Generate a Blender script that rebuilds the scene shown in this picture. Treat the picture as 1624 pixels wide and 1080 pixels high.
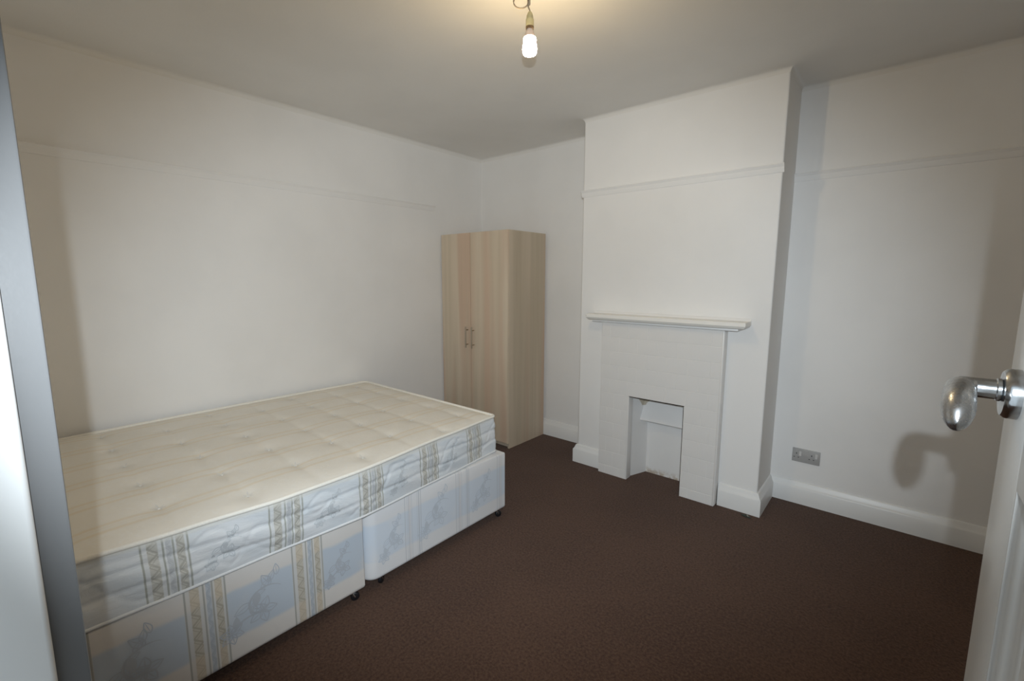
import bpy, bmesh, math, random
from mathutils import Vector, Matrix, Euler
PI = math.pi
SC = bpy.context.scene
COL = SC.collection
for o in list(bpy.data.objects):
    bpy.data.objects.remove(o)

# ------------------------------------------------------------------ camera, light, exposure
cam_d = bpy.data.cameras.new('camera')
cam = bpy.data.objects.new('camera', cam_d)
COL.objects.link(cam)
CX, CY, CZ = 3.1428, -3.2439, 1.3988
cam.location = (CX, CY, CZ)
yaw, pitch, roll = 0.70375, -0.13643, 0.0023
cam.rotation_euler = (Matrix.Rotation(yaw, 4, 'Z') @ Matrix.Rotation(PI / 2 + pitch, 4, 'X') @ Matrix.Rotation(roll, 4, 'Z')).to_euler()
cam_d.sensor_fit = 'HORIZONTAL'
cam_d.sensor_width = 36.0
cam_d.lens = 36.0 * 724.13 / 1624.0
cam_d.clip_start = 0.02
SC.camera = cam

world = bpy.data.worlds.new('hall_daylight')
SC.world = world
world.use_nodes = True
world.node_tree.nodes['Background'].inputs[0].default_value = (0.80, 0.92, 1.0, 1)
world.node_tree.nodes['Background'].inputs[1].default_value = 0.95

FLASH_W = 143.0
BULB_W = 240.0
fl_d = bpy.data.lights.new('camera_flash', 'SPOT')
fl_d.energy = FLASH_W
fl_d.color = (0.835, 0.93, 1.0)
fl_d.shadow_soft_size = 0.006
fl_d.spot_size = math.radians(103)
fl_d.spot_blend = 0.62
fl = bpy.data.objects.new('camera_flash', fl_d)
COL.objects.link(fl)
fl.location = (3.182, -3.283, 1.501)
fl.scale = (1.0, 0.73, 1.0)
fl.rotation_euler = (Matrix.Rotation(yaw + 0.005, 4, 'Z') @ Matrix.Rotation(PI / 2 + pitch - 0.05, 4, 'X')).to_euler()

SC.view_settings.view_transform = 'Standard'
SC.view_settings.look = 'None'
SC.view_settings.gamma = 1.0
SC.view_settings.use_curve_mapping = False
SC.view_settings.exposure = 0.0
SC.cycles.max_bounces = 10
SC.cycles.diffuse_bounces = 8

# ------------------------------------------------------------------ node expression helper
class X:
    """a value in a node tree; arithmetic on it adds Math nodes"""
    def __init__(s, nt, sock): s.nt, s.s = nt, sock
    def _m(s, op, *a):
        n = s.nt.nodes.new('ShaderNodeMath'); n.operation = op
        for i, v in enumerate((s,) + a):
            if isinstance(v, X): s.nt.links.new(v.s, n.inputs[i])
            else: n.inputs[i].default_value = v
        return X(s.nt, n.outputs[0])
    def __add__(s, o): return s._m('ADD', o)
    def __sub__(s, o): return s._m('SUBTRACT', o)
    def __mul__(s, o): return s._m('MULTIPLY', o)
    def __truediv__(s, o): return s._m('DIVIDE', o)
    def abs(s): return s._m('ABSOLUTE')
    def fract(s): return s._m('FRACT')
    def sin(s): return s._m('SINE')
    def max(s, o): return s._m('MAXIMUM', o)
    def min(s, o): return s._m('MINIMUM', o)
    def floor(s): return s._m('FLOOR')
    def step(s, a, b):
        """smooth 0 to 1 as the value goes from a to b"""
        n = s.nt.nodes.new('ShaderNodeMapRange'); n.interpolation_type = 'SMOOTHSTEP'
        s.nt.links.new(s.s, n.inputs[0])
        n.inputs[1].default_value = min(a, b); n.inputs[2].default_value = max(a, b)
        n.inputs[3].default_value, n.inputs[4].default_value = (0, 1) if b > a else (1, 0)
        return X(s.nt, n.outputs[0])
    def band(s, a, b, e): return s.step(a - e, a + e) * s.step(b + e, b - e)

def new_mat(name, rough=0.6, metal=0.0, spec=0.5):
    m = bpy.data.materials.new(name); m.use_nodes = True
    nt = m.node_tree; b = nt.nodes['Principled BSDF']
    b.inputs['Roughness'].default_value = rough
    b.inputs['Metallic'].default_value = metal
    b.inputs['Specular IOR Level'].default_value = spec
    return m, nt, b

def coords(nt):
    t = nt.nodes.new('ShaderNodeTexCoord')
    g = nt.nodes.new('ShaderNodeNewGeometry')
    s = nt.nodes.new('ShaderNodeSeparateXYZ')
    nt.links.new(t.outputs['Object'], s.inputs[0])
    return t.outputs['Object'], X(nt, s.outputs[0]), X(nt, s.outputs[1]), X(nt, s.outputs[2])

def noise(nt, vec, scale, detail=3, rough=0.5, stretch=None, offset=None, distort=0.0):
    if stretch or offset:
        mp = nt.nodes.new('ShaderNodeMapping')
        nt.links.new(vec, mp.inputs[0])
        if stretch: mp.inputs[3].default_value = stretch
        if offset: mp.inputs[1].default_value = offset
        vec = mp.outputs[0]
    n = nt.nodes.new('ShaderNodeTexNoise')
    n.inputs['Scale'].default_value = scale; n.inputs['Detail'].default_value = detail
    n.inputs['Roughness'].default_value = rough; n.inputs['Distortion'].default_value = distort
    nt.links.new(vec, n.inputs['Vector'])
    return X(nt, n.outputs[0])

def mix(nt, f, a, b):
    n = nt.nodes.new('ShaderNodeMix'); n.data_type = 'RGBA'
    if isinstance(f, X): nt.links.new(f.s, n.inputs[0])
    else: n.inputs[0].default_value = f
    for i, c in ((6, a), (7, b)):
        if isinstance(c, tuple): n.inputs[i].default_value = c + (1,)
        else: nt.links.new(c, n.inputs[i])
    return n.outputs[2]

def bump(nt, b, h, strength, dist=0.001):
    n = nt.nodes.new('ShaderNodeBump')
    n.inputs['Strength'].default_value = strength; n.inputs['Distance'].default_value = dist
    nt.links.new(h.s, n.inputs['Height']); nt.links.new(n.outputs[0], b.inputs['Normal'])

def setc(nt, b, c):
    if isinstance(c, tuple): b.inputs['Base Color'].default_value = c + (1,)
    else: nt.links.new(c, b.inputs['Base Color'])

MAT = {}
def paint(name, col, rough, bscale, bstr, spec=0.4, var=0.04):
    m, nt, b = new_mat(name, rough, 0, spec)
    v, x, y, z = coords(nt)
    n = noise(nt, v, 2.2, 4)
    c2 = tuple(max(0, k * (1 - var)) for k in col)
    setc(nt, b, mix(nt, n.step(0.35, 0.7), col, c2))
    bump(nt, b, noise(nt, v, bscale, 4, 0.6), bstr, 0.002)
    MAT[name] = m
paint('wall_paint', (0.835, 0.825, 0.81), 0.62, 40, 0.12)
paint('ceiling_paint', (0.79, 0.775, 0.745), 0.8, 55, 0.2)
paint('gloss_white', (0.80, 0.80, 0.79), 0.33, 26, 0.10, 0.5)
paint('shelf_paint', (0.87, 0.85, 0.805), 0.35, 26, 0.10, 0.5)
paint('tile_paint', (0.79, 0.775, 0.755), 0.30, 18, 0.12, 0.5)
paint('frame_paint_dimmed', (0.16, 0.161, 0.163), 0.34, 30, 0.14, 0.5)  # base colour darkened so the close flash does not burn out the lining
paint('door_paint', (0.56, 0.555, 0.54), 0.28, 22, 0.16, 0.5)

def simple(name, col, rough=0.5, metal=0.0, var=0.08, nscale=30, bstr=0.0, spec=0.5):
    m, nt, b = new_mat(name, rough, metal, spec)
    v, x, y, z = coords(nt)
    n = noise(nt, v, nscale, 3)
    setc(nt, b, mix(nt, n, tuple(k * (1 - var) for k in col), tuple(min(1, k * (1 + var)) for k in col)))
    if bstr: bump(nt, b, noise(nt, v, nscale * 4, 3), bstr, 0.001)
    MAT[name] = m
simple('black_rubber', (0.012, 0.012, 0.014), 0.4)
simple('steel', (0.55, 0.53, 0.50), 0.3, 1.0)
simple('handle_steel', (0.42, 0.36, 0.28), 0.35, 1.0)
simple('dark_gap', (0.03, 0.022, 0.015), 0.8)
simple('socket_plastic', (0.40, 0.395, 0.39), 0.4, nscale=60)
simple('switch_plastic', (0.55, 0.545, 0.535), 0.35)
simple('pin_hole', (0.02, 0.02, 0.02), 0.9)
simple('piping', (0.84, 0.815, 0.75), 0.75, nscale=200, bstr=0.3)
simple('piping_white', (0.68, 0.69, 0.70), 0.75, nscale=200, bstr=0.3)
simple('holder_plastic', (0.58, 0.52, 0.30), 0.45)
simple('holder_cap', (0.60, 0.53, 0.42), 0.5)
simple('holder_ring', (0.16, 0.10, 0.05), 0.5)
simple('flex', (0.42, 0.34, 0.25), 0.5)
simple('lamp_base', (0.75, 0.62, 0.55), 0.4)
simple('scrap', (0.035, 0.045, 0.035), 0.4, nscale=120)
simple('scrap_pale', (0.30, 0.29, 0.25), 0.5, nscale=120)
simple('nail', (0.30, 0.19, 0.08), 0.6)

# chrome lever with scuffs
m, nt, b = new_mat('chrome', 0.2, 1.0)
v, x, y, z = coords(nt)
n = noise(nt, v, 90, 5, 0.7)
setc(nt, b, mix(nt, n.step(0.3, 0.75), (0.60, 0.62, 0.64), (0.42, 0.42, 0.42)))
rr = n.step(0.35, 0.8) * 0.12 + 0.14
nt.links.new(rr.s, b.inputs['Roughness'])
MAT['chrome'] = m
m, nt, b = new_mat('worn_chrome', 0.35, 1.0)
v, x, y, z = coords(nt)
n = noise(nt, v, 130, 6, 0.75)
setc(nt, b, mix(nt, n.step(0.3, 0.7), (0.52, 0.52, 0.52), (0.33, 0.33, 0.33)))
rr = n.step(0.3, 0.8) * 0.22 + 0.22
nt.links.new(rr.s, b.inputs['Roughness'])
bump(nt, b, n, 0.12, 0.0006)
MAT['worn_chrome'] = m

# glowing bulb
m, nt, b = new_mat('bulb_glow', 0.4)
b.inputs['Base Color'].default_value = (1, 0.9, 0.75, 1)
b.inputs['Emission Color'].default_value = (1.0, 0.75, 0.42, 1)
b.inputs['Emission Strength'].default_value = BULB_W
MAT['bulb_glow'] = m

# carpet
m, nt, b = new_mat('carpet', 0.95, 0, 0.1)
v, x, y, z = coords(nt)
big = noise(nt, v, 1.6, 5, 0.6)
mid = noise(nt, v, 14, 5, 0.65, distort=0.6)
fine = noise(nt, v, 95, 5, 0.8)
c = mix(nt, big.step(0.3, 0.7), (0.068, 0.034, 0.021), (0.086, 0.044, 0.027))
c = mix(nt, mid.step(0.62, 0.78) * 0.45, c, (0.046, 0.023, 0.015))
c = mix(nt, fine.step(0.45, 0.70) * 0.8, c, (0.140, 0.078, 0.051))
c = mix(nt, fine.step(0.50, 0.34) * 0.7, c, (0.030, 0.014, 0.009))
setc(nt, b, c)
bump(nt, b, fine + mid * 0.5, 0.7, 0.004)
b.inputs['Sheen Weight'].default_value = 0.12
MAT['carpet'] = m

# pale laminate with upright grain
def laminate(name, off, tint=1.0):
    m, nt, b = new_mat(name, 0.42, 0, 0.4)
    v, x, y, z = coords(nt)
    a = noise(nt, v, 9, 3, 0.5, stretch=(1, 1, 0.035), offset=off)
    f = noise(nt, v, 38, 4, 0.6, stretch=(1, 1, 0.02), offset=off)
    p = noise(nt, v, 5, 2, 0.5, stretch=(1, 1, 0.05), offset=(off[1] + 3, off[0], 1))
    A, B, P, D = [tuple(k * tint for k in q) for q in ((0.66, 0.555, 0.43), (0.56, 0.47, 0.35), (0.60, 0.44, 0.325), (0.48, 0.375, 0.27))]
    c = mix(nt, a.step(0.36, 0.66), A, B)
    c = mix(nt, p.step(0.46, 0.62) * 0.9, c, P)
    c = mix(nt, f.step(0.55, 0.75) * 0.45, c, D)
    setc(nt, b, c)
    MAT[name] = m
laminate('laminate_door', (0.3, 0.7, 0.0))
laminate('laminate_door_two', (4.1, 1.7, 0.0), 1.03)
laminate('laminate_side', (2.3, 5.2, 0.4), 0.92)

# fabric of divan and mattress border: bands, stripe sets with zigzag lattice
def zig(x, per, amp):
    """triangle wave"""
    return ((x / per).fract() - 0.5).abs() * (2 * amp)
def stripe_set(nt, c, u, z, LINE, LAT, LATB, GAP, e=0.0016, fade=1.0):
    """the seven ribs of one set, u runs from 0 to 0.123"""
    c = mix(nt, u.band(0, 0.123, e) * (0.75 * fade), c, GAP)
    def lattice(c, a, bb, col, dark):
        w = bb - a
        uu = u - a
        d1 = (uu - zig(z, 0.046, w)).abs().step(0.0058, 0.0028)
        d2 = (uu - zig(z + 0.012, 0.046, w)).abs().step(0.0024, 0.0008)
        k = u.band(a, bb, e)
        c = mix(nt, k * (0.8 * fade), c, col)
        return mix(nt, k * d1.max(d2) * (0.7 * fade), c, dark)
    dk = tuple(q * 0.72 for q in LAT)
    dkb = tuple(q * 0.86 for q in LATB)
    c = lattice(c, 0.018, 0.044, LAT, dk)
    c = lattice(c, 0.0635, 0.078, LATB, dkb)
    c = lattice(c, 0.090, 0.111, LAT, dk)
    for a in (0.001, 0.054, 0.0795, 0.117):
        c = mix(nt, u.band(a, a + 0.005, e) * (0.85 * fade), c, LINE)
    return c

def divan_fabric(name, near, dim=1.0):
    m, nt, b = new_mat(name, 0.8, 0, 0.2)
    v, x, y, z = coords(nt)
    wob = (noise(nt, v, 9, 2) - 0.5) * 0.02
    zz = z + wob
    CREAM, BLUE = ((0.66, 0.63, 0.60), (0.49, 0.545, 0.61)) if near else ((0.71, 0.71, 0.72), (0.61, 0.665, 0.735))
    c = mix(nt, zz.band(0.135, 0.312, 0.010) * noise(nt, v, 6, 2).step(0.1, 0.45), CREAM, BLUE)
    if near:
        LINE, LAT, LATB, GAP = (0.33, 0.33, 0.30), (0.50, 0.46, 0.38), (0.46, 0.50, 0.55), (0.62, 0.60, 0.57)
        warm = zz.band(0.135, 0.312, 0.008)
        for u0 in (-2.903, -2.558, -3.25):
            c = stripe_set(nt, c, y - u0, z, LINE, LAT, LATB, GAP)
        # the ribs turn apricot where they cross the cream bands
        for u0 in (-2.903, -2.558):
            u = y - u0
            k = (u.band(0.018, 0.044, 0.002) + u.band(0.09, 0.111, 0.002)) * (warm * -1.0 + 1.0)
            c = mix(nt, k * 0.5, c, (0.63, 0.53, 0.41))
    else:
        for u0 in (-2.036, -1.712, -1.392):
            u = y - u0
            for a, w, q in ((0.0, 0.003, 0.8), (0.012, 0.002, 0.6), (0.020, 0.006, 0.5), (0.032, 0.002, 0.5), (0.040, 0.003, 0.5), (0.072, 0.002, 0.6), (0.080, 0.006, 0.7), (0.093, 0.003, 0.9)):
                c = mix(nt, u.band(a, a + w, 0.0015) * q, c, (0.46, 0.48, 0.51))
            c = mix(nt, u.band(0.024, 0.036, 0.002) * 0.35, c, (0.66, 0.62, 0.60))
    setc(nt, b, c)
    bump(nt, b, noise(nt, v, 350, 2), 0.2, 0.0008)
    b.inputs['Sheen Weight'].default_value = 0.1
    MAT[name] = m
divan_fabric('divan_fabric_near', True)
divan_fabric('divan_fabric_far', False)

m, nt, b = new_mat('mattress_border', 0.55, 0, 0.3)
v, x, y, z = coords(nt)
n1 = noise(nt, v, 7, 3)
c = mix(nt, n1.step(0.35, 0.65), (0.71, 0.73, 0.75), (0.66, 0.70, 0.735))
for u0 in (-2.995, -2.640, -2.286, -1.943, -1.604):
    c = stripe_set(nt, c, y + (z - 0.45) * 0.02 - u0, z, (0.33, 0.34, 0.30), (0.53, 0.515, 0.46), (0.56, 0.58, 0.60), (0.68, 0.69, 0.69))
c = mix(nt, z.step(0.578, 0.59) * 0.6, c, (0.72, 0.70, 0.64))
setc(nt, b, c)
wv = noise(nt, v, 30, 4, 0.6, stretch=(1, 0.35, 1), distort=1.5)
bump(nt, b, wv, 0.35, 0.006)
MAT['mattress_border'] = m

m, nt, b = new_mat('mattress_top', 0.7, 0, 0.25)
v, x, y, z = coords(nt)
c = mix(nt, noise(nt, v, 5, 3).step(0.3, 0.7), (0.84, 0.81, 0.745), (0.81, 0.78, 0.71))
dam = noise(nt, v, 22, 4, 0.6, distort=2.0)
c = mix(nt, dam.step(0.52, 0.60) * 0.45, c, (0.84, 0.825, 0.78))
xs = (x + (noise(nt, v, 3, 2) - 0.5) * 0.03)
for u0 in (0.10, 0.33, 0.56, 0.79, 1.02, 1.25):
    u = xs - u0
    k = u.band(0.008, 0.022, 0.010) + u.band(0.036, 0.042, 0.006) * 0.4 + u.band(0.060, 0.074, 0.010)
    c = mix(nt, k * 0.5, c, (0.76, 0.64, 0.45))
setc(nt, b, c)
bump(nt, b, noise(nt, v, 26, 4, 0.6, distort=1.2), 0.25, 0.004)
MAT['mattress_top'] = m
simple('tuft_thread', (0.74, 0.73, 0.70), 0.5)
simple('brocade_near', (0.43, 0.46, 0.505), 0.7)
simple('brocade_far', (0.53, 0.575, 0.63), 0.7)
simple('brocade_border', (0.545, 0.575, 0.60), 0.6)

# ------------------------------------------------------------------ object helpers
def obj(name, bm, mat, parent=None, smooth=False, recalc=True):
    me = bpy.data.meshes.new(name)
    if recalc: bmesh.ops.recalc_face_normals(bm, faces=bm.faces)
    bm.to_mesh(me); bm.free()
    for mm in (mat if isinstance(mat, (list, tuple)) else [mat]):
        me.materials.append(MAT[mm])
    if smooth:
        for p in me.polygons: p.use_smooth = True
        if smooth != True:
            me.set_sharp_from_angle(angle=math.radians(smooth))
    o = bpy.data.objects.new(name, me)
    COL.objects.link(o)
    if parent: o.parent = parent; o.matrix_parent_inverse = Matrix.Translation(-parent.location)
    return o
def thing(name, label, cat, loc, group=None):
    o = bpy.data.objects.new(name, None); COL.objects.link(o)
    o.location = loc; o.empty_display_size = 0.1
    return tag(o, label, cat, group)
def tag(o, label, cat, group=None):
    o['label'] = label; o['category'] = cat
    if group: o['group'] = group
    return o
def struct(name, bm, mat, label, cat, parent=None, smooth=False, recalc=True):
    o = obj(name, bm, mat, parent, smooth, recalc)
    if not parent:
        o['kind'] = 'structure'; o['label'] = label; o['category'] = cat
    return o
def box(bm, x0, x1, y0, y1, z0, z1, bev=0.0, seg=2):
    r = bmesh.ops.create_cube(bm, size=1.0)
    vs = r['verts']
    for w in vs:
        w.co = Vector((x0 + (w.co.x + .5) * (x1 - x0), y0 + (w.co.y + .5) * (y1 - y0), z0 + (w.co.z + .5) * (z1 - z0)))
    if bev:
        es = list({e for w in vs for e in w.link_edges})
        bmesh.ops.bevel(bm, geom=es, offset=bev, segments=seg, affect='EDGES', profile=0.5)
    return bm
def B(*a, **k): return box(bmesh.new(), *a, **k)
def prism(bm, pts, y0, y1, axis='y'):
    """pts: polygon in the other two axes, extruded along the axis"""
    def P(a, c, t): return {'x': (t, a, c), 'y': (a, t, c), 'z': (a, c, t)}[axis]
    v0 = [bm.verts.new(P(a, c, y0)) for a, c in pts]; v1 = [bm.verts.new(P(a, c, y1)) for a, c in pts]
    n = len(pts)
    bm.faces.new(v0); bm.faces.new(v1[::-1])
    for i in range(n): bm.faces.new((v0[i], v0[(i + 1) % n], v1[(i + 1) % n], v1[i]))
    return bm
def tube(bm, pts, r, n=10, closed=False, cap=True):
    pts = [Vector(p) for p in pts]; N = len(pts); rings = []
    up = Vector((0, 0, 1))
    for i, p in enumerate(pts):
        a = pts[(i - 1) % N] if (closed or i > 0) else p
        c = pts[(i + 1) % N] if (closed or i < N - 1) else p
        t = (c - a).normalized()
        s = t.cross(up)
        if s.length < 1e-3: s = t.cross(Vector((1, 0, 0)))
        s.normalize(); w = s.cross(t)
        rr = r[i] if isinstance(r, (list, tuple)) else r
        rings.append([bm.verts.new(p + (s * math.cos(2 * PI * k / n) + w * math.sin(2 * PI * k / n)) * rr) for k in range(n)])
    for i in range(N if closed else N - 1):
        A, C = rings[i], rings[(i + 1) % N]
        for k in range(n): bm.faces.new((A[k], A[(k + 1) % n], C[(k + 1) % n], C[k]))
    if cap and not closed:
        bm.faces.new(rings[0]); bm.faces.new(rings[-1][::-1])
    return bm
def lathe(bm, prof, n=24, M=Matrix.Identity(4)):
    """prof: (r, h) along local z"""
    rings = []
    for r, h in prof:
        if r < 1e-6: rings.append([bm.verts.new(M @ Vector((0, 0, h)))])
        else: rings.append([bm.verts.new(M @ Vector((r * math.cos(2 * PI * k / n), r * math.sin(2 * PI * k / n), h))) for k in range(n)])
    for A, C in zip(rings, rings[1:]):
        for k in range(n):
            a = [A[k % len(A)], A[(k + 1) % len(A)], C[(k + 1) % len(C)], C[k % len(C)]]
            u = []
            for w in a:
                if w not in u: u.append(w)
            if len(u) > 2: bm.faces.new(u)
    if len(rings[0]) > 1: bm.faces.new(rings[0][::-1])
    if len(rings[-1]) > 1: bm.faces.new(rings[-1])
    return bm
def sweep(bm, path, prof, closed_prof=True):
    """path: plan points walked with the room on the right; prof: (inset into the room, z)"""
    P = [Vector(p) for p in path]; N = len(P)
    def rn(a, c):
        d = (c - a).normalized(); return Vector((d.y, -d.x))
    rows = []
    for i in range(N):
        if i == 0: o = rn(P[0], P[1])
        elif i == N - 1: o = rn(P[-2], P[-1])
        else:
            a, c = rn(P[i - 1], P[i]), rn(P[i], P[i + 1])
            o = (a + c); o = o / max(1e-6, o.dot(a))
        rows.append([bm.verts.new((P[i].x + o.x * s, P[i].y + o.y * s, z)) for s, z in prof])
    n = len(prof)
    for A, C in zip(rows, rows[1:]):
        for k in range(n if closed_prof else n - 1):
            bm.faces.new((A[k], A[(k + 1) % n], C[(k + 1) % n], C[k]))
    if closed_prof:
        bm.faces.new(rows[0]); bm.faces.new(rows[-1][::-1])
    return bm

# ------------------------------------------------------------------ the room
H = 2.50
XR = 4.25
YF = -3.200
BX1, BX2, BY = 1.349, 2.596, -0.347
SX1, SX2, SY = 1.567, 2.3715, -0.411       # tiled surround
OX1, OX2, OZ = 1.783, 2.160, 0.599         # fire opening
struct('floor', B(-0.1, XR + 0.1, -3.9, 0.1, -0.08, 0.0), 'carpet', 'dark brown carpet covering the whole bedroom floor', 'floor')
struct('wall_left', B(-0.1, 0, YF - 0.13, 0.1, 0, H + 0.1), 'wall_paint', 'white painted wall behind the bed', 'wall')
bm = B(0, BX1 + 0.02, 0, 0.1, 0, H + 0.1); box(bm, BX2 - 0.02, XR, 0, 0.1, 0, H + 0.1); box(bm, BX1 + 0.02, BX2 - 0.02, 0.0, 0.1, 0, H + 0.1)
struct('wall_back', bm, 'wall_paint', 'white painted back wall of the two alcoves beside the chimney breast', 'wall')
struct('wall_right', B(XR, XR + 0.1, YF - 0.13, 0.1, 0, H + 0.1), 'wall_paint', 'white painted wall hidden behind the open door', 'wall')
LX, RX = 2.483, 3.252
bm = B(0, LX - 0.03, YF - 0.13, YF, 0, H + 0.1); box(bm, RX + 0.03, XR, YF - 0.13, YF, 0, H + 0.1); box(bm, LX - 0.03, RX + 0.03, YF - 0.13, YF, 2.04, H + 0.1)
struct('wall_front', bm, 'wall_paint', 'white painted wall around the doorway', 'wall')
# chimney breast with the fire recess
bm = B(BX1, OX1 - 0.012, BY, -0.0005, 0, H)
box(bm, OX2 + 0.012, BX2, BY, -0.0005, 0, H)
box(bm, OX1 - 0.012, OX2 + 0.012, BY, -0.0005, OZ + 0.03, H)
bmesh.ops.remove_doubles(bm, verts=bm.verts, dist=1e-5)
ed = [e for e in bm.edges if all(abs(w.co.y - BY) < 1e-4 and (abs(w.co.x - BX1) < 1e-4 or abs(w.co.x - BX2) < 1e-4) for w in e.verts) and abs(e.verts[0].co.z - e.verts[1].co.z) > 1]
bmesh.ops.bevel(bm, geom=ed, offset=0.008, segments=3, affect='EDGES', profile=0.5)
struct('wall_chimney', bm, 'wall_paint', 'white chimney breast projecting between the two alcoves', 'wall')
# ceiling with its rounded cove
PER = [(0, YF), (0, 0), (BX1, 0), (BX1, BY), (BX2, BY), (BX2, 0), (XR, 0), (XR, YF), (0, YF)]
bm = B(-0.1, XR + 0.1, -3.9, 0.1, H, H + 0.1)
R = 0.028
cove = [(0.0, H - R)] + [(R - R * math.cos(a), H - R + R * math.sin(a)) for a in [PI / 2 * k / 6 for k in range(1, 6)]] + [(R, H - 0.0002)]
sweep(bm, PER, cove, False)
struct('ceiling', bm, 'ceiling_paint', 'white ceiling with softly rounded edges', 'ceiling', smooth=35, recalc=False)

# baseboards
T = 0.0266; HB = 0.137
SK = [(0.0, 0.0), (T, 0.0), (T, 0.098), (T - 0.003, 0.104), (T - 0.009, 0.112), (0.013, 0.126), (0.009, 0.134), (0.004, HB), (0.0, HB)]
def skirt(n, path, label):
    struct(n, sweep(bmesh.new(), path, SK), 'gloss_white', label, 'baseboard', smooth=30)
skirt('baseboard_left', [(0, YF + 0.001), (0, -0.001)], 'white baseboard along the wall behind the bed')
skirt('baseboard_alcove', [(0.03, 0), (BX1, 0), (BX1, BY), (SX1 - 0.002, BY)], 'white baseboard from wardrobe round to the left of the fireplace')
skirt('baseboard_back', [(SX2 + 0.011, BY), (BX2, BY), (BX2, 0), (XR, 0)], 'white moulded baseboard right of the fireplace and along the right alcove')
skirt('baseboard_right', [(XR, -0.03), (XR, YF + 0.001)], 'white baseboard on the wall behind the door')
# picture rails
ZR = 2.0125
PR = [(0.0, ZR - 0.046), (0.006, ZR - 0.046), (0.008, ZR - 0.036), (0.012, ZR - 0.028), (0.013, ZR - 0.018), (0.019, ZR - 0.010), (0.022, ZR - 0.004), (0.020, ZR), (0.0, ZR)]
def rail(n, path, label):
    struct(n, sweep(bmesh.new(), path, PR), 'wall_paint', label, 'picture rail', smooth=30)
rail('trim_1', [(0, YF + 0.001), (0, -0.585)], 'white picture rail on the wall above the bed, stopping short of the corner')
rail('trim_2', [(BX1 - 0.008, BY), (BX2 + 0.008, BY)], 'short white picture rail across the chimney breast')
rail('trim_3', [(BX2, 0), (XR, 0)], 'white picture rail across the right alcove')
# door lining and stop
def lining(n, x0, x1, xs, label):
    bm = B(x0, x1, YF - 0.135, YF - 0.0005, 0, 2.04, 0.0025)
    struct(n, bm, 'frame_paint_dimmed', label, 'door frame', smooth=30)
lining('trim_4', LX - 0.03, LX, 0, 'grey door lining, toned down against the flash, at the left edge of the doorway')
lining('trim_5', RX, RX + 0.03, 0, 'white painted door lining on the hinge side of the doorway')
struct('trim_6', B(LX, RX, YF - 0.135, YF - 0.0005, 2.012, 2.04), 'gloss_white', 'white painted head lining above the doorway', 'door frame')
bm = bmesh.new()
stop = [(LX, YF - 0.0265)] + [(LX + 0.011 + 0.005 * math.sin(a) - 0.002, YF - 0.0315 + 0.005 * math.cos(a)) for a in [PI / 2 * k / 5 for k in range(6)]] + [(LX + 0.014, YF - 0.066), (LX + 0.011, YF - 0.069), (LX, YF - 0.069)]
prism(bm, stop, 0, 2.0, 'z')
struct('trim_7', bm, 'gloss_white', 'white door stop planted along the left door lining', 'door frame', smooth=30)

# ------------------------------------------------------------------ door with handle
XD = 3.246; DT = 0.038
DY0, DY1 = -3.190, -2.484
DZ0, DZ1 = 0.008, 2.005
ST = 0.112
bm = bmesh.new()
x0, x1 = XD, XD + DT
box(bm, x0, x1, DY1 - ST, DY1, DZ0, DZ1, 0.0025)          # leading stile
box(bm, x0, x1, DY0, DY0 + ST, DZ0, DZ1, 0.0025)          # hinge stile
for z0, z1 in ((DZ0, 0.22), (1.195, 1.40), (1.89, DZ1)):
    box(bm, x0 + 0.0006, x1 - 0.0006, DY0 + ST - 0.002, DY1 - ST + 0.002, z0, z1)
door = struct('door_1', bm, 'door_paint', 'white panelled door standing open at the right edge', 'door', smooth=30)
door['label'] = 'white panelled door standing open at the right edge'
def panel(z0, z1):
    ya, yb = DY0 + ST, DY1 - ST
    obj('panel', B(XD + 0.0165, XD + 0.0225, ya - 0.004, yb + 0.004, z0 - 0.004, z1 + 0.004), 'door_paint', door)
    # ogee moulding mitred round the panel, both faces
    for sgn, xf in ((1, XD), (-1, XD + DT)):
        bm = bmesh.new()
        prof = [(0.0, 0.0006), (0.003, 0.0006), (0.005, 0.003), (0.009, 0.0045), (0.014, 0.009), (0.020, 0.0125), (0.026, 0.0135), (0.030, 0.0165), (0.0, 0.0165)]
        rows = []
        for cy, cz, sy, sz in ((ya, z0, 1, 1), (yb, z0, -1, 1), (yb, z1, -1, -1), (ya, z1, 1, -1)):
            rows.append([bm.verts.new((xf + sgn * d, cy + sy * s, cz + sz * s)) for s, d in prof])
        for i in range(4):
            A, C = rows[i], rows[(i + 1) % 4]
            for k in range(len(prof)): bm.faces.new((A[k], A[(k + 1) % len(prof)], C[(k + 1) % len(prof)], C[k]))
        obj('panel_moulding', bm, 'door_paint', door, smooth=30)
panel(0.22, 1.195)
panel(1.40, 1.89)
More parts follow.
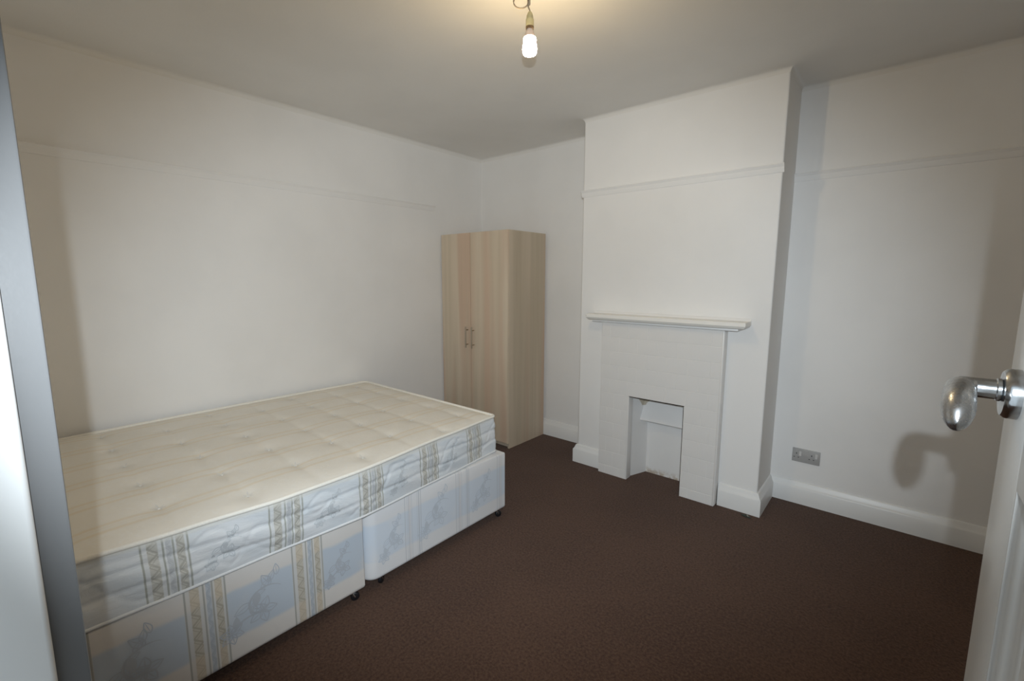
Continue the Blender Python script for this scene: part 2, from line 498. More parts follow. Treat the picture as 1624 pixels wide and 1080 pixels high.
# lever handle: neck out of the rose, bent towards the hinges and drooping to a flattened paddle
HY, HZ = -2.544, 1.2815
def lever_mesh():
    bm = bmesh.new(); n = 28
    # centre line, thickness across (x), height (z)
    st = []
    for x in (XD - 0.012, XD - 0.022, XD - 0.030): st.append(((x, HY, HZ), (0, 1, 0), (0, 0, 1), 0.0100, 0.0100))
    for k in range(1, 8):
        a = PI / 2 * k / 7
        st.append(((XD - 0.030 - 0.016 * math.sin(a), HY - 0.016 + 0.016 * math.cos(a), HZ), (-math.sin(a) * 0 + math.sin(a) * -1.0, math.cos(a), 0), (0, 0, 1), 0.0100 + 0.0003 * k, 0.0100 + 0.0003 * k))
    L = 0.080
    for k in range(1, 15):
        t = k / 14
        w = 0.0122 + 0.0012 * math.sin(PI * t); h = 0.012 + 0.0082 * math.sin(min(1, t * 1.15) * PI * 0.62)
        if t > 0.62:
            q = (t - 0.62) / 0.38; f = math.sqrt(max(0.0, 1 - q * q)); w *= max(f, 0.06); h *= max(f, 0.06)
        st.append(((XD - 0.046 - 0.005 * t, HY - 0.016 - L * t, HZ - 0.020 * t ** 1.4), (-1, 0, 0), (0, 0, 1), w, h))
    rings = []
    for c, s, u, a, bb in st:
        c, s, u = Vector(c), Vector(s).normalized(), Vector(u)
        rings.append([bm.verts.new(c + s * (a * math.cos(2 * PI * k / n)) + u * (bb * math.sin(2 * PI * k / n))) for k in range(n)])
    for A, C in zip(rings, rings[1:]):
        for k in range(n): bm.faces.new((A[k], A[(k + 1) % n], C[(k + 1) % n], C[k]))
    bm.faces.new(rings[0]); bm.faces.new(rings[-1])
    return bm
hand = obj('door_handle', lever_mesh(), 'worn_chrome', door, smooth=60)
hand['label'] = 'scuffed chrome lever handle'
bm = lathe(bmesh.new(), [(0.0102, 0.0), (0.0102, 0.0155)], 28, Matrix.Translation((XD - 0.0285, HY, HZ)) @ Matrix.Rotation(PI / 2, 4, 'Y'))
obj('neck', lathe(bmesh.new(), [(0.0104, 0.0), (0.0107, 0.002), (0.0107, 0.0285), (0.0122, 0.0295), (0.0122, 0.0325), (0.0107, 0.0335), (0.0107, 0.036)], 32, Matrix.Translation((XD - 0.046, HY, HZ)) @ Matrix.Rotation(PI / 2, 4, 'Y')), 'chrome', hand, smooth=40)
obj('rose', lathe(bmesh.new(), [(0.0, -0.0005), (0.0235, 0.0), (0.0258, 0.0025), (0.0265, 0.005), (0.0265, 0.0125)], 40, Matrix.Translation((XD - 0.0125, HY, HZ - 0.003)) @ Matrix.Rotation(PI / 2, 4, 'Y')), 'chrome', hand, smooth=40)

# ------------------------------------------------------------------ fireplace
fp = thing('fireplace', 'white painted tiled fireplace surround with empty square recess under mantel shelf', 'fireplace', (1.969, SY, 0))
# backing slab of the surround
bm = bmesh.new()
yb0, yb1 = SY + 0.0016, BY - 0.0006
box(bm, SX1, OX1, yb0, yb1, 0, 1.094); box(bm, OX2, SX2, yb0, yb1, 0, 1.094); box(bm, OX1, OX2, yb0, yb1, OZ, 1.094)
obj('surround_slab', bm, 'tile_paint', fp)
# tiles: each its own pillowed block
random.seed(4)
tile_cache = {}
def tile(x0, x1, z0, z1):
    w, h = round(x1 - x0, 4), round(z1 - z0, 4)
    if (w, h) not in tile_cache:
        g = 0.0005
        bm = bmesh.new()
        pts = []
        for ins, d in ((g, 0.0), (g, -0.0050), (g + 0.0016, -0.0058)):
            pts.append([bm.verts.new((sx * (w / 2 - ins), d, sz * (h / 2 - ins))) for sx, sz in ((-1, -1), (1, -1), (1, 1), (-1, 1))])
        for A, C in zip(pts, pts[1:]):
            for k in range(4): bm.faces.new((A[k], A[(k + 1) % 4], C[(k + 1) % 4], C[k]))
        bm.faces.new(pts[-1]); bm.faces.new(pts[0][::-1])
        o = obj('tile', bm, 'tile_paint', fp)
        tile_cache[(w, h)] = o.data
    else:
        o = bpy.data.objects.new('tile', tile_cache[(w, h)]); COL.objects.link(o); o.parent = fp; o.matrix_parent_inverse = Matrix.Translation(-fp.location)
    o.location = ((x0 + x1) / 2, SY + 0.0062 + random.uniform(-0.0003, 0.0003), (z0 + z1) / 2)
    o.rotation_euler = (random.uniform(-.004, .004), 0, random.uniform(-.004, .004))
zs = [0.0, 0.064] + [0.064 + 0.107 * k for k in range(1, 6)]     # leg courses, last joint at the opening top
for i in range(6):
    z0, z1 = zs[i], zs[i + 1]
    if i == 0: z0 = 0.001
    for a, c in ((SX1, OX1), (OX2, SX2)):
        w = c - a
        cuts = (a, a + w / 2, c) if i % 2 else (a, a + w * 0.25, a + w * 0.75, c)
        for p, q in zip(cuts, cuts[1:]): tile(p, q, z0, z1)
ztop = [zs[-1] + (1.094 - zs[-1]) / 5 * k for k in range(6)]
W = SX2 - SX1
for i in range(5):
    n = 6; w = W / n
    cuts = [SX1 + w * k for k in range(n + 1)] if i % 2 else [SX1] + [SX1 + w * (k + .5) for k in range(n)] + [SX2]
    for p, q in zip(cuts, cuts[1:]): tile(p, q, ztop[i], ztop[i + 1])
OZ = zs[-1]
# round edge strips down the opening and the outer sides
for xa, xb in ((OX1 - 0.004, OX1 + 0.006),):
    obj('edge_bead', B(xa, xb, SY - 0.0025, yb1, 0.001, OZ - 0.001, 0.003, 3), 'tile_paint', fp, smooth=40)
m, nt, b = new_mat('throat_paint', 0.6, 0, 0.4)
v, x, y, z = coords(nt)
wob = (noise(nt, v, 25, 4, 0.6) - 0.5) * 0.05
d = ((x - 1.812) * (x - 1.812) + (y + 0.225) * (y + 0.225) + (z - 0.556) * (z - 0.556))._m('SQRT') + wob
c = mix(nt, d.step(0.050, 0.044), (0.78, 0.775, 0.765), (0.50, 0.45, 0.36))
setc(nt, b, c); MAT['throat_paint'] = m
obj('lintel_shade_strip', B(OX1 - 0.001, OX2 + 0.004, SY + 0.0008, SY + 0.030, OZ - 0.0042, OZ + 0.001), 'dark_gap', fp)  # dark strip standing in for the shadow line under the opening's top edge
obj('edge_shade_strip', B(OX2 - 0.0030, OX2 + 0.001, SY + 0.0020, SY + 0.030, 0.001, OZ - 0.0045), 'dark_gap', fp)  # shadow line down the right edge of the opening, built as a dark strip
obj('edge_bead', B(SX2 - 0.012, SX2 + 0.006, SY - 0.0022, yb1, 0.001, 1.0935, 0.009, 3), 'tile_paint', fp, smooth=40)
# recess lining
bm = bmesh.new()
yK = -0.190
prism(bm, [(OX1 - 0.006, BY + 0.0), (OX1 + 0.050, yK), (OX1 + 0.050, yK + 0.004), (OX1 - 0.010, yK + 0.004), (OX1 - 0.010, BY)], 0.0005, OZ + 0.02, 'z')
obj('recess_cheek', bm, 'throat_paint', fp)
bm = bmesh.new()
prism(bm, [(OX2 + 0.010, BY), (OX2 + 0.010, yK + 0.004), (OX2 - 0.046, yK + 0.004), (OX2 - 0.046, yK), (OX2 + 0.006, BY)], 0.0005, OZ + 0.02, 'z')
obj('recess_cheek', bm, 'wall_paint', fp)
m, nt, b = new_mat('recess_back', 0.6, 0, 0.4)
v, x, y, z = coords(nt)
st = noise(nt, v, 30, 5, 0.7)
c = mix(nt, z.step(0.055, 0.0) * st.step(0.38, 0.6) * 0.8, (0.78, 0.775, 0.765), (0.42, 0.33, 0.23))
setc(nt, b, c); MAT['recess_back'] = m
obj('recess_back', B(OX1 + 0.0495, OX2 - 0.0455, yK, yK + 0.01, 0.0005, OZ + 0.02), 'recess_back', fp)
obj('recess_top', B(OX1 - 0.010, OX2 + 0.010, BY, yK + 0.004, OZ + 0.021, OZ + 0.028), 'wall_paint', fp)
# sloping throat plate with a stained corner
bm = bmesh.new()
prism(bm, [(-0.262, 0.405), (-0.257, 0.398), (-0.190, 0.398), (-0.186, OZ + 0.02), (-0.205, OZ + 0.02)], OX1 + 0.012, OX2 - 0.012, 'x')
obj('throat_plate', bm, 'throat_paint', fp)

# mantel shelf: moulded slab
bm = bmesh.new()
ms = thing('mantel_shelf', 'white moulded mantel shelf fixed to the chimney breast over the fireplace', 'shelf', (1.98, BY, 1.125))
prof = [(-0.0004, 1.152), (0.124, 1.152), (0.127, 1.149), (0.127, 1.130), (0.124, 1.126), (0.119, 1.118), (0.113, 1.1135), (0.106, 1.112), (-0.0004, 1.112)]
# profile returned round both ends with mitres
def shelf(prof, xa, xb):
    bm = bmesh.new(); rows = []
    base = 0.127
    for s, z in prof:
        d = base - s if s > 0 else 0.0
        if s <= 0: rows.append([bm.verts.new((xa + (0.0 if z > 1.14 else 0.027), BY - 0.0004, z)), bm.verts.new((xb - (0.0 if z > 1.14 else 0.027), BY - 0.0004, z))])
    for f in (): pass
    R4 = []
    for s, z in prof[1:-1]:
        d = base - s
        R4.append([bm.verts.new(p) for p in ((xa + d, BY - 0.0004, z), (xa + d, BY - s, z), (xb - d, BY - s, z), (xb - d, BY - 0.0004, z))])
    for A, C in zip(R4, R4[1:]):
        for k in range(3): bm.faces.new((A[k], A[k + 1], C[k + 1], C[k]))
        bm.faces.new((A[3], A[0], C[0], C[3]))
    bm.faces.new(R4[0]); bm.faces.new(R4[-1][::-1])
    for r in rows:
        for w in r: bm.verts.remove(w)
    return bm
obj('shelf_board', shelf(prof, 1.472, 2.497), 'shelf_paint', ms, smooth=30)
obj('bed_moulding', B(1.500, 2.452, BY - 0.092, BY - 0.0004, 1.0975, 1.1116, 0.003), 'gloss_white', ms, smooth=30)
obj('back_fillet', sweep(bmesh.new(), [(1.472, BY), (2.497, BY)], [(0.0004, 1.152), (0.010, 1.152), (0.006, 1.160), (0.0004, 1.168)]), 'wall_paint', ms)
obj('nail_stub', lathe(bmesh.new(), [(0.0, 0.0), (0.004, 0.001), (0.004, 0.010)], 10, Matrix.Translation((1.462, BY - 0.112, 1.138)) @ Matrix.Rotation(PI / 2, 4, 'Y')), 'nail', ms)

# ------------------------------------------------------------------ wardrobe
WX0, WX1, WY0, WY1, WZ = 0.012, 0.788, -0.521, -0.030, 1.770
wd = thing('wardrobe', 'pale wood-grain two-door wardrobe standing in the left corner behind the bed', 'wardrobe', ((WX0 + WX1) / 2, WY0, 0))
bm = bmesh.new(); t = 0.016
box(bm, WX0, WX0 + t, WY0 + 0.018, WY1, 0, WZ); box(bm, WX0 + t, WX1 - t, WY0 + 0.018, WY1, WZ - t, WZ); box(bm, WX0 + t, WX1 - t, WY1 - 0.006, WY1, 0.05, WZ - t); box(bm, WX0 + t, WX1 - t, WY0 + 0.018, WY1 - 0.006, 0.045, 0.061)
obj('carcass', bm, 'laminate_side', wd)
obj('side_panel', B(WX1 - t, WX1, WY0 + 0.018, WY1, 0.0005, WZ, 0.0008), 'laminate_side', wd)
obj('plinth', B(WX0 + t + .0005, WX1 - t - .0005, WY0 + 0.045, WY0 + 0.06, 0.0005, 0.044), 'laminate_side', wd)
GX = 0.372
for xa, xb, mt, hx in ((WX0, GX - 0.002, 'laminate_door', GX - 0.036), (GX + 0.002, WX1, 'laminate_door_two', GX + 0.036)):
    d = obj('door', B(xa, xb, WY0, WY0 + 0.0172, 0.046, WZ - 0.001, 0.001), mt, wd)
    bm = bmesh.new()
    tube(bm, [(hx, WY0 - 0.030, 0.805), (hx, WY0 - 0.030, 0.985)], 0.006, 12)
    for zz in (0.833, 0.957): tube(bm, [(hx, WY0 - 0.0005, zz), (hx, WY0 - 0.030, zz)], 0.0045, 10)
    h = obj('handle', bm, 'handle_steel', d, smooth=40)
    h['label'] = 'brushed steel bar handle'
obj('door_shadow_gap', B(GX - 0.0018, GX + 0.0018, WY0 + 0.012, WY0 + 0.0178, 0.06, WZ - 0.02), 'dark_gap', wd)

# ------------------------------------------------------------------ brocade flowers as thin raised ribbons
LIFT = [0]
def ribbon(bm, pts, w, place0, taper=True):
    """pts in (y, z); place maps (y, z) to 3-D on the cloth"""
    LIFT[0] = (LIFT[0] + 1) % 60; lift = LIFT[0] * 2e-5
    def place(y, z):
        q = place0(y, z); return (q[0] + lift, q[1], q[2])
    N = len(pts); rows = []
    for i, p in enumerate(pts):
        a, c = pts[max(0, i - 1)], pts[min(N - 1, i + 1)]
        tx, tz = c[0] - a[0], c[1] - a[1]; L = math.hypot(tx, tz) or 1
        ww = w * (math.sin(PI * (0.08 + 0.84 * i / (N - 1))) if taper else 1)
        rows.append([bm.verts.new(place(p[0] - tz / L * ww, p[1] + tx / L * ww)), bm.verts.new(place(p[0] + tz / L * ww, p[1] - tx / L * ww))])
    for A, C in zip(rows, rows[1:]): bm.faces.new((A[0], A[1], C[1], C[0]))
def leaf(bm, y, z, ang, L, wd, place_, w=0.0016, fill=False):
    place = place_
    ca, sa = math.cos(ang), math.sin(ang)
    def Q(t, s): return (y + ca * L * t - sa * s, z + sa * L * t + ca * s)
    n = 12
    if fill:
        LIFT[0] = (LIFT[0] + 1) % 60; lift = LIFT[0] * 2e-5
        def place(y, z):
            q = place_(y, z); return (q[0] + lift, q[1], q[2])
        up = [bm.verts.new(place(*Q(k / n, wd * math.sin(PI * (k / n) ** 0.8)))) for k in range(n + 1)]
        dn = [bm.verts.new(place(*Q(k / n, -wd * math.sin(PI * (k / n) ** 0.8)))) for k in range(n + 1)]
        for k in range(n): bm.faces.new((up[k], up[k + 1], dn[k + 1], dn[k]))
    else:
        for sg in (1, -1): ribbon(bm, [Q(k / n, sg * wd * math.sin(PI * (k / n) ** 0.8)) for k in range(n + 1)], w, place, False)
        ribbon(bm, [Q(k / n, 0) for k in range(1, n)], w * 0.8, place)
def flower(bm, y, z, r, place, w=0.0016, rot=0.0, petals=5):
    for k in range(petals): leaf(bm, y, z, rot + 2 * PI * k / petals, r, r * 0.30, place, w)
def motif(bm, y0, z0, s, place, seed, zlim, lw=1.0):
    rnd = random.Random(seed)
    ra = rnd.uniform(1.0, 1.3); ca, sa = math.cos(ra), math.sin(ra)
    def pl(y, z):
        dy, dz = y - y0, z - z0
        return place(y0 + ca * dy - sa * dz, min(max(z0 + sa * dy + ca * dz, zlim[0]), zlim[1]))
    sgn = rnd.choice((1, -1))
    # curling stem
    pts = []
    for k in range(30):
        t = k / 29; a = -0.4 + t * 3.9; r = s * (0.62 - 0.46 * t)
        pts.append((y0 + sgn * r * math.cos(a) * 0.75, z0 - 0.02 * s + r * math.sin(a) * 0.8))
    ribbon(bm, pts, lw * 0.0026 * s / 0.12, pl)
    pts2 = [(y0 - sgn * s * (0.1 + 0.5 * t), z0 - s * 0.25 + s * 0.75 * t ** 0.7 + 0.10 * s * math.sin(5 * t)) for t in [k / 14 for k in range(15)]]
    ribbon(bm, pts2, lw * 0.0024 * s / 0.12, pl)
    flower(bm, pts[-1][0], pts[-1][1], s * 0.30, pl, lw * 0.0017, rnd.uniform(0, 1))
    flower(bm, pts2[-1][0], pts2[-1][1] - s * 0.05, s * 0.24, pl, lw * 0.0015, rnd.uniform(0, 1), 6)
    for i, k in enumerate((4, 9, 14, 19)):
        y, z = pts[k]; a = math.atan2(pts[k + 1][1] - pts[k][1], pts[k + 1][0] - pts[k][0])
        leaf(bm, y, z, a + (0.9 if i % 2 else -0.9), s * 0.34, s * 0.085, pl, lw * 0.0015, fill=(i == 1))
    for i, k in enumerate((3, 7, 11)):
        y, z = pts2[k]; leaf(bm, y, z, 1.6 + (1.1 if i % 2 else -1.1), s * 0.28, s * 0.07, pl, lw * 0.0014, fill=(i == 2))
    for i in range(4):
        leaf(bm, y0 + sgn * s * (0.15 + 0.16 * i), z0 + s * (0.30 - 0.1 * i), -0.9 + 0.5 * i, s * 0.26, s * 0.06, pl, lw * 0.0013)

# ------------------------------------------------------------------ divan bases on castors
def rrect(x0, x1, y0, y1, radii, ins):
    """plan outline, corner radii for (x0,y0) (x1,y0) (x1,y1) (x0,y1)"""
    pts = []
    for (cx, cy, sx, sy), r, a0 in zip(((x0, y0, 1, 1), (x1, y0, -1, 1), (x1, y1, -1, -1), (x0, y1, 1, -1)), radii, (PI, 1.5 * PI, 0, 0.5 * PI)):
        ox, oy = cx + sx * r, cy + sy * r
        rr = max(r - ins, 0.0005) if r > ins else 0.0005
        if r <= ins: ox, oy = cx + sx * (ins + 0.0005), cy + sy * (ins + 0.0005)
        for k in range(9):
            a = a0 + PI / 2 * k / 8
            pts.append((ox + rr * math.cos(a), oy + rr * math.sin(a)))
    return pts
def loft(outs, zs):
    bm = bmesh.new(); rows = []
    for o, z in zip(outs, zs): rows.append([bm.verts.new((p[0], p[1], z)) for p in o])
    for A, C in zip(rows, rows[1:]):
        n = len(A)
        for k in range(n): bm.faces.new((A[k], A[(k + 1) % n], C[(k + 1) % n], C[k]))
    bm.faces.new(rows[0][::-1]); bm.faces.new(rows[-1])
    return bm
def castor(x, y, rz, zt, parent):
    """steel fork over a twin black wheel"""
    bm = bmesh.new()
    M = Matrix.Translation((x, y, 0)) @ Matrix.Rotation(rz, 4, 'Z')
    for sx in (-0.011, 0.011):
        tube(bm, [M @ Vector((sx * 0.7, 0.0, zt - 0.001)), M @ Vector((sx, 0.006, 0.030)), M @ Vector((sx, 0.012, 0.020))], 0.0028, 8)
    tube(bm, [M @ Vector((0, 0, zt - 0.001)), M @ Vector((0, 0, zt - 0.012))], 0.007, 10)
    c = obj('castor', bm, 'steel', parent, smooth=40)
    obj('wheel', lathe(bmesh.new(), [(0.0, -0.0085), (0.015, -0.0085), (0.0185, -0.006), (0.019, 0), (0.0185, 0.006), (0.015, 0.0085), (0.0, 0.0085)], 20, M @ Matrix.Translation((0, 0.012, 0.0193)) @ Matrix.Rotation(PI / 2, 4, 'Y')), 'black_rubber', c, smooth=40)
    c['label'] = 'steel castor with a black wheel'
def divan(y0, y1, x1, zb, fab, broc, spots, label, loc):
    d = thing('divan_base', label, 'bed base', loc, 'two halves of the divan base')
    ZT = 0.388
    rad = (0.05, 0.055, 0.009, 0.009)
    lv = [(zb, 0.012), (zb + 0.004, 0.004), (zb + 0.012, 0.0)] + [(zb + 0.02 + k * (ZT - 0.03 - zb) / 6, 0.0) for k in range(7)] + [(ZT - 0.003, 0.002), (ZT, 0.008)]
    box_ = obj('upholstered_box', loft([rrect(0.045, x1, y0, y1, rad, i) for z, i in lv], [z for z, i in lv]), fab, d, smooth=45)
    for i, (yy, zz, s) in enumerate(spots):
        bm = bmesh.new()
        motif(bm, yy, zz, s, lambda a, c: (x1 + 0.0006, a, c), 10 * i + int(-y0 * 7), (zb + 0.02, ZT - 0.012), 1.15)
        f = obj('woven_flower', bm, broc, box_, recalc=False)
        f['label'] = 'woven grey blue flower spray'
    for cx, cy, rz in ((x1 - 0.028, y0 + 0.072, 0.5), (x1 - 0.024, y1 - 0.055, -0.4), (0.10, y0 + 0.07, 0.2), (0.10, y1 - 0.06, 0.9)):
        castor(cx, cy, rz, zb, d)
    return d
divan(-2.236, -1.318, 1.460, 0.048, 'divan_fabric_far', 'brocade_far', [(-2.085, 0.205, 0.135), (-1.825, 0.22, 0.17), (-1.49, 0.215, 0.145)],
      'far half of the pale blue divan base, nearer the wardrobe', (0.75, -1.777, 0))
divan(-3.168, -2.250, 1.458, 0.044, 'divan_fabric_near', 'brocade_near', [(-3.02, 0.205, 0.165), (-2.67, 0.21, 0.17), (-2.352, 0.205, 0.115)],
      'near half of the divan base with cream bands and beige stripes', (0.75, -2.709, 0))

# ------------------------------------------------------------------ mattress
mt = thing('mattress', 'cream topped double mattress with blue white quilted border lying on the divan bases', 'mattress', (0.75, -2.25, 0.389))
def lerp(tab, t):
    for (a, u), (c, w) in zip(tab, tab[1:]):
        if t <= c:
            q = (t - a) / (c - a); q = min(max(q, 0), 1); q = q * q * (3 - 2 * q) * 0.5 + q * 0.5
            return u + (w - u) * q
    return tab[-1][1]
XT = [(-3.25, 1.425), (-3.14, 1.432), (-2.87, 1.468), (-2.60, 1.502), (-2.30, 1.500), (-1.76, 1.440), (-1.34, 1.398)]
XB = [(-3.25, 1.440), (-3.13, 1.452), (-2.88, 1.464), (-2.65, 1.468), (-2.27, 1.488), (-1.80, 1.452), (-1.34, 1.412)]
MY0, MY1, MXL = -3.176, -1.340, 0.045
ZB, ZTm = 0.3895, 0.597
CR = 0.028
def ztop(y): return ZTm + 0.006 * math.sin((y + 1.34) / 1.84 * PI * -1) 
def quilt(s, h):
    """dent of the border quilting at arc length s, height fraction h"""
    d = 0.0
    for c, a, f, ph in ((0.36, 0.03, 7, 0.3), (0.66, 0.03, 6, 1.4)):
        l = c + a * math.sin(s * f + ph)
        d -= 0.0042 * math.exp(-((h - l) / 0.035) ** 2)
    w = 0.5 + 0.36 * math.sin(s * 13 + 0.7 * math.sin(s * 31))
    d -= 0.003 * math.exp(-((h - w) / 0.035) ** 2)
    w = 0.5 + 0.36 * math.sin(s * 17 + 2.1)
    d -= 0.003 * math.exp(-((h - w) / 0.03) ** 2)
    d += 0.004 * math.sin(s * 21 + h * 9) * math.sin(PI * h)
    return d
def outline(f, n_side=260):
    """plan points and outward normals at height fraction f"""
    def xr(y): return lerp(XB, y) * (1 - f) + lerp(XT, y) * f
    pts = []
    # right side from near to far, far corner, far end, left, near end
    N = n_side
    for k in range(N + 1):
        y = MY0 + CR + (MY1 - MY0 - 2 * CR) * k / N
        pts.append((xr(y), y, 1, 0))
    x1 = xr(MY1 - CR)
    for k in range(1, 8):
        a = PI / 2 * k / 8; pts.append((x1 - CR + CR * math.cos(a), MY1 - CR + CR * math.sin(a), math.cos(a), math.sin(a)))
    for k in range(60): pts.append((x1 - CR - (x1 - CR - MXL - CR) * k / 59, MY1, 0, 1))
    for k in range(1, 8):
        a = PI / 2 + PI / 2 * k / 8; pts.append((MXL + CR + CR * math.cos(a), MY1 - CR + CR * math.sin(a), math.cos(a), math.sin(a)))
    for k in range(40): pts.append((MXL, MY1 - CR - (MY1 - MY0 - 2 * CR) * k / 39, -1, 0))
    for k in range(1, 8):
        a = PI + PI / 2 * k / 8; pts.append((MXL + CR + CR * math.cos(a), MY0 + CR + CR * math.sin(a), math.cos(a), math.sin(a)))
    x0 = xr(MY0 + CR)
    for k in range(40): pts.append((MXL + CR + (x0 - 2 * CR - MXL) * k / 39, MY0, 0, -1))
    for k in range(1, 8):
        a = 1.5 * PI + PI / 2 * k / 8; pts.append((x0 - CR + CR * math.cos(a), MY0 + CR + CR * math.sin(a), math.cos(a), math.sin(a)))
    return pts
def border_point(p, s, h):
    bul = 0.009 * math.sin(PI * h) ** 0.7
    d = bul + quilt(s, h) * (1 if p[2] >= 0 and p[3] >= 0 else 0.3)
    if h < 0.02 or h > 0.98: d = 0.0
    z = ZB + 0.004 + (ztop(p[1]) - ZB - 0.004) * h
    return (p[0] + p[2] * d, p[1] + p[3] * d, z)
bm = bmesh.new(); rows = []
NH = 34
for j in range(NH + 1):
    h = j / NH; O = outline(h); s = 0; row = []
    for i, p in enumerate(O):
        if i: s += math.hypot(p[0] - O[i - 1][0], p[1] - O[i - 1][1])
        row.append(bm.verts.new(border_point(p, s, h)))
    rows.append(row)
for A, C in zip(rows, rows[1:]):
    n = len(A)
    for k in range(n): bm.faces.new((A[k], A[(k + 1) % n], C[(k + 1) % n], C[k]))
border = obj('border', bm, 'mattress_border', mt, smooth=True)
border['label'] = 'quilted blue white border with beige stripe sets'
def side_at(y, z):
    h = (z - ZB - 0.004) / (ztop(y) - ZB - 0.004)
    xr = lerp(XB, y) * (1 - h) + lerp(XT, y) * h
    q = border_point((xr, y, 1, 0), y - (MY0 + CR), h)
    return (q[0] + 0.0012, y, z)
for i, yy in enumerate((-2.765, -2.40, -2.055, -1.715)):
    bm = bmesh.new()
    motif(bm, yy, 0.488, 0.095, side_at, 40 + i, (0.41, 0.57))
    obj('woven_flower', bm, 'brocade_border', border, recalc=False)
# cream top panel, tufted
TUFT = []
for r in range(8):
    for q in range(5):
        y = -1.49 - 0.235 * r; x = 0.17 + 0.27 * q + (0.135 if r % 2 else 0)
        if x < 1.40 and y > MY0 + 0.08: TUFT.append((x, y))
def top_z(x, y):
    xr = lerp(XT, y); e = min(x - MXL, xr - x, y - MY0, MY1 - y)
    z = ztop(y) + 0.016 * (1 - math.exp(-max(e, 0) / 0.055))
    for tx, ty in TUFT:
        dd = (x - tx) ** 2 + (y - ty) ** 2
        if dd < 0.03: z -= 0.006 * math.exp(-dd / 0.0022) + 0.003 * math.exp(-dd / 0.010)
    # soft creases running across between the buttons
    z -= 0.0035 * math.exp(-(((y + 1.49) / 0.235 + 0.5) % 1 - 0.5) ** 2 / 0.006) * min(1, max(e, 0) / 0.06)
    return z
bm = bmesh.new(); rows = []
NY, NX = 150, 110
for j in range(NY + 1):
    y = MY0 + (MY1 - MY0) * j / NY
    dd = min(y - MY0, MY1 - y); ins = 0.0
    if dd < CR: ins = CR - math.sqrt(max(0, CR * CR - (CR - dd) ** 2))
    xa, xb = MXL + ins, lerp(XT, y) - ins
    if j == 0 or j == NY: pass
    rows.append([bm.verts.new((xa + (xb - xa) * i / NX, y, top_z(xa + (xb - xa) * i / NX, y))) for i in range(NX + 1)])
for A, C in zip(rows, rows[1:]):
    for k in range(NX): bm.faces.new((A[k], A[k + 1], C[k + 1], C[k]))
topo = obj('top_panel', bm, 'mattress_top', mt, smooth=True)
topo['label'] = 'cream damask top panel with tan stripes'
obj('underside', loft([[(p[0] * 0.999, p[1]) for p in outline(0.0)][::3]] * 2, [ZB + 0.0005, ZB + 0.004]), 'mattress_border', mt)
# piped edges
def pipe(f, z_, r, mat, out):
    O = outline(f, 120)
    pts = [(p[0] + p[2] * out, p[1] + p[3] * out, z_(p[1])) for p in O]
    return obj('piping', tube(bmesh.new(), pts, r, 8, closed=True), mat, mt, smooth=True)
pipe(1.0, lambda y: ztop(y) + 0.003, 0.0088, 'piping', 0.001)
pipe(0.0, lambda y: ZB + 0.0062, 0.0058, 'piping_white', 0.001)
# embroidered star at each tuft
tf = None
for i, (tx, ty) in enumerate(TUFT):
    if tf is None:
        bm = bmesh.new()
        for k in range(6):
            a = 2 * PI * k / 6; ca, sa = math.cos(a), math.sin(a); L = 0.022 if k % 3 else 0.034
            q = [(0.004 * ca, 0.004 * sa), (L * .5 * ca - .0035 * sa, L * .5 * sa + .0035 * ca), (L * ca, L * sa), (L * .5 * ca + .0035 * sa, L * .5 * sa - .0035 * ca)]
            bt = [bm.verts.new((u, w, 0.0005 + 0.18 * math.hypot(u, w))) for u, w in q]; bm.faces.new(bt)
        lathe(bm, [(0.006, 0.0), (0.005, 0.002), (0.0, 0.003)], 8)
        tf = obj('tuft', bm, 'tuft_thread', topo, recalc=False); o = tf
    else:
        o = bpy.data.objects.new('tuft', tf.data); COL.objects.link(o); o.parent = topo
    o.matrix_parent_inverse = Matrix.Translation(-mt.location) if False else Matrix.Identity(4)
    o.location = (tx, ty, top_z(tx, ty) + 0.0012)
    o.rotation_euler = (0, 0, 0.4 * math.sin(i * 2.3))

# ------------------------------------------------------------------ double wall socket
sk = thing('wall_socket', 'grey double wall socket low on the right alcove wall', 'socket', (2.782, 0, 0.308))
obj('face_plate', B(2.709, 2.855, -0.0085, -0.0003, 0.264, 0.351, 0.003), 'socket_plastic', sk, smooth=40)
for sx in (2.752, 2.838):
    obj('rocker_switch', prism(bmesh.new(), [(-0.0084, 0.306), (-0.0135, 0.306), (-0.0095, 0.334), (-0.0084, 0.334)], sx - 0.006 if sx < 2.8 else sx - 0.008, sx + 0.006 if sx < 2.8 else sx + 0.004, 'x'), 'switch_plastic', sk)
for gx in (2.732, 2.812):
    for hx, hz, w, h in ((0, 0.318, 0.0045, 0.008), (-0.011, 0.294, 0.007, 0.004), (0.011, 0.294, 0.007, 0.004)):
        obj('pin_hole', B(gx + hx - w / 2, gx + hx + w / 2, -0.0088, -0.0080, hz - h / 2, hz + h / 2), 'pin_hole', sk)

# ------------------------------------------------------------------ bare bulb on its flex
PX, PY = 2.018, -1.822
pl = thing('pendant_light', 'bare lit bulb hanging from the ceiling on a short looped flex', 'light', (PX, PY, H))
obj('ceiling_rose', lathe(bmesh.new(), [(0.0, -0.028), (0.012, -0.028), (0.030, -0.020), (0.042, -0.008), (0.044, -0.0004)], 28, Matrix.Translation((PX, PY, H))), 'holder_cap', pl, smooth=40)
def fz(py):
    """height on the bulb's axis that the photograph shows at row py"""
    k = (540 - py) / 724.13; dx, dy = PX - CX, PY - CY
    h = -math.sin(yaw) * dx + math.cos(yaw) * dy; sp, cp = math.sin(pitch), math.cos(pitch)
    return CZ + (k * h * cp + h * sp) / (cp - k * sp)
rt = Vector((math.cos(yaw), math.sin(yaw), 0))
pts = []
top = Vector((PX, PY, 0)) - rt * 0.010
pts.append(top + Vector((0, 0, H - 0.026)))
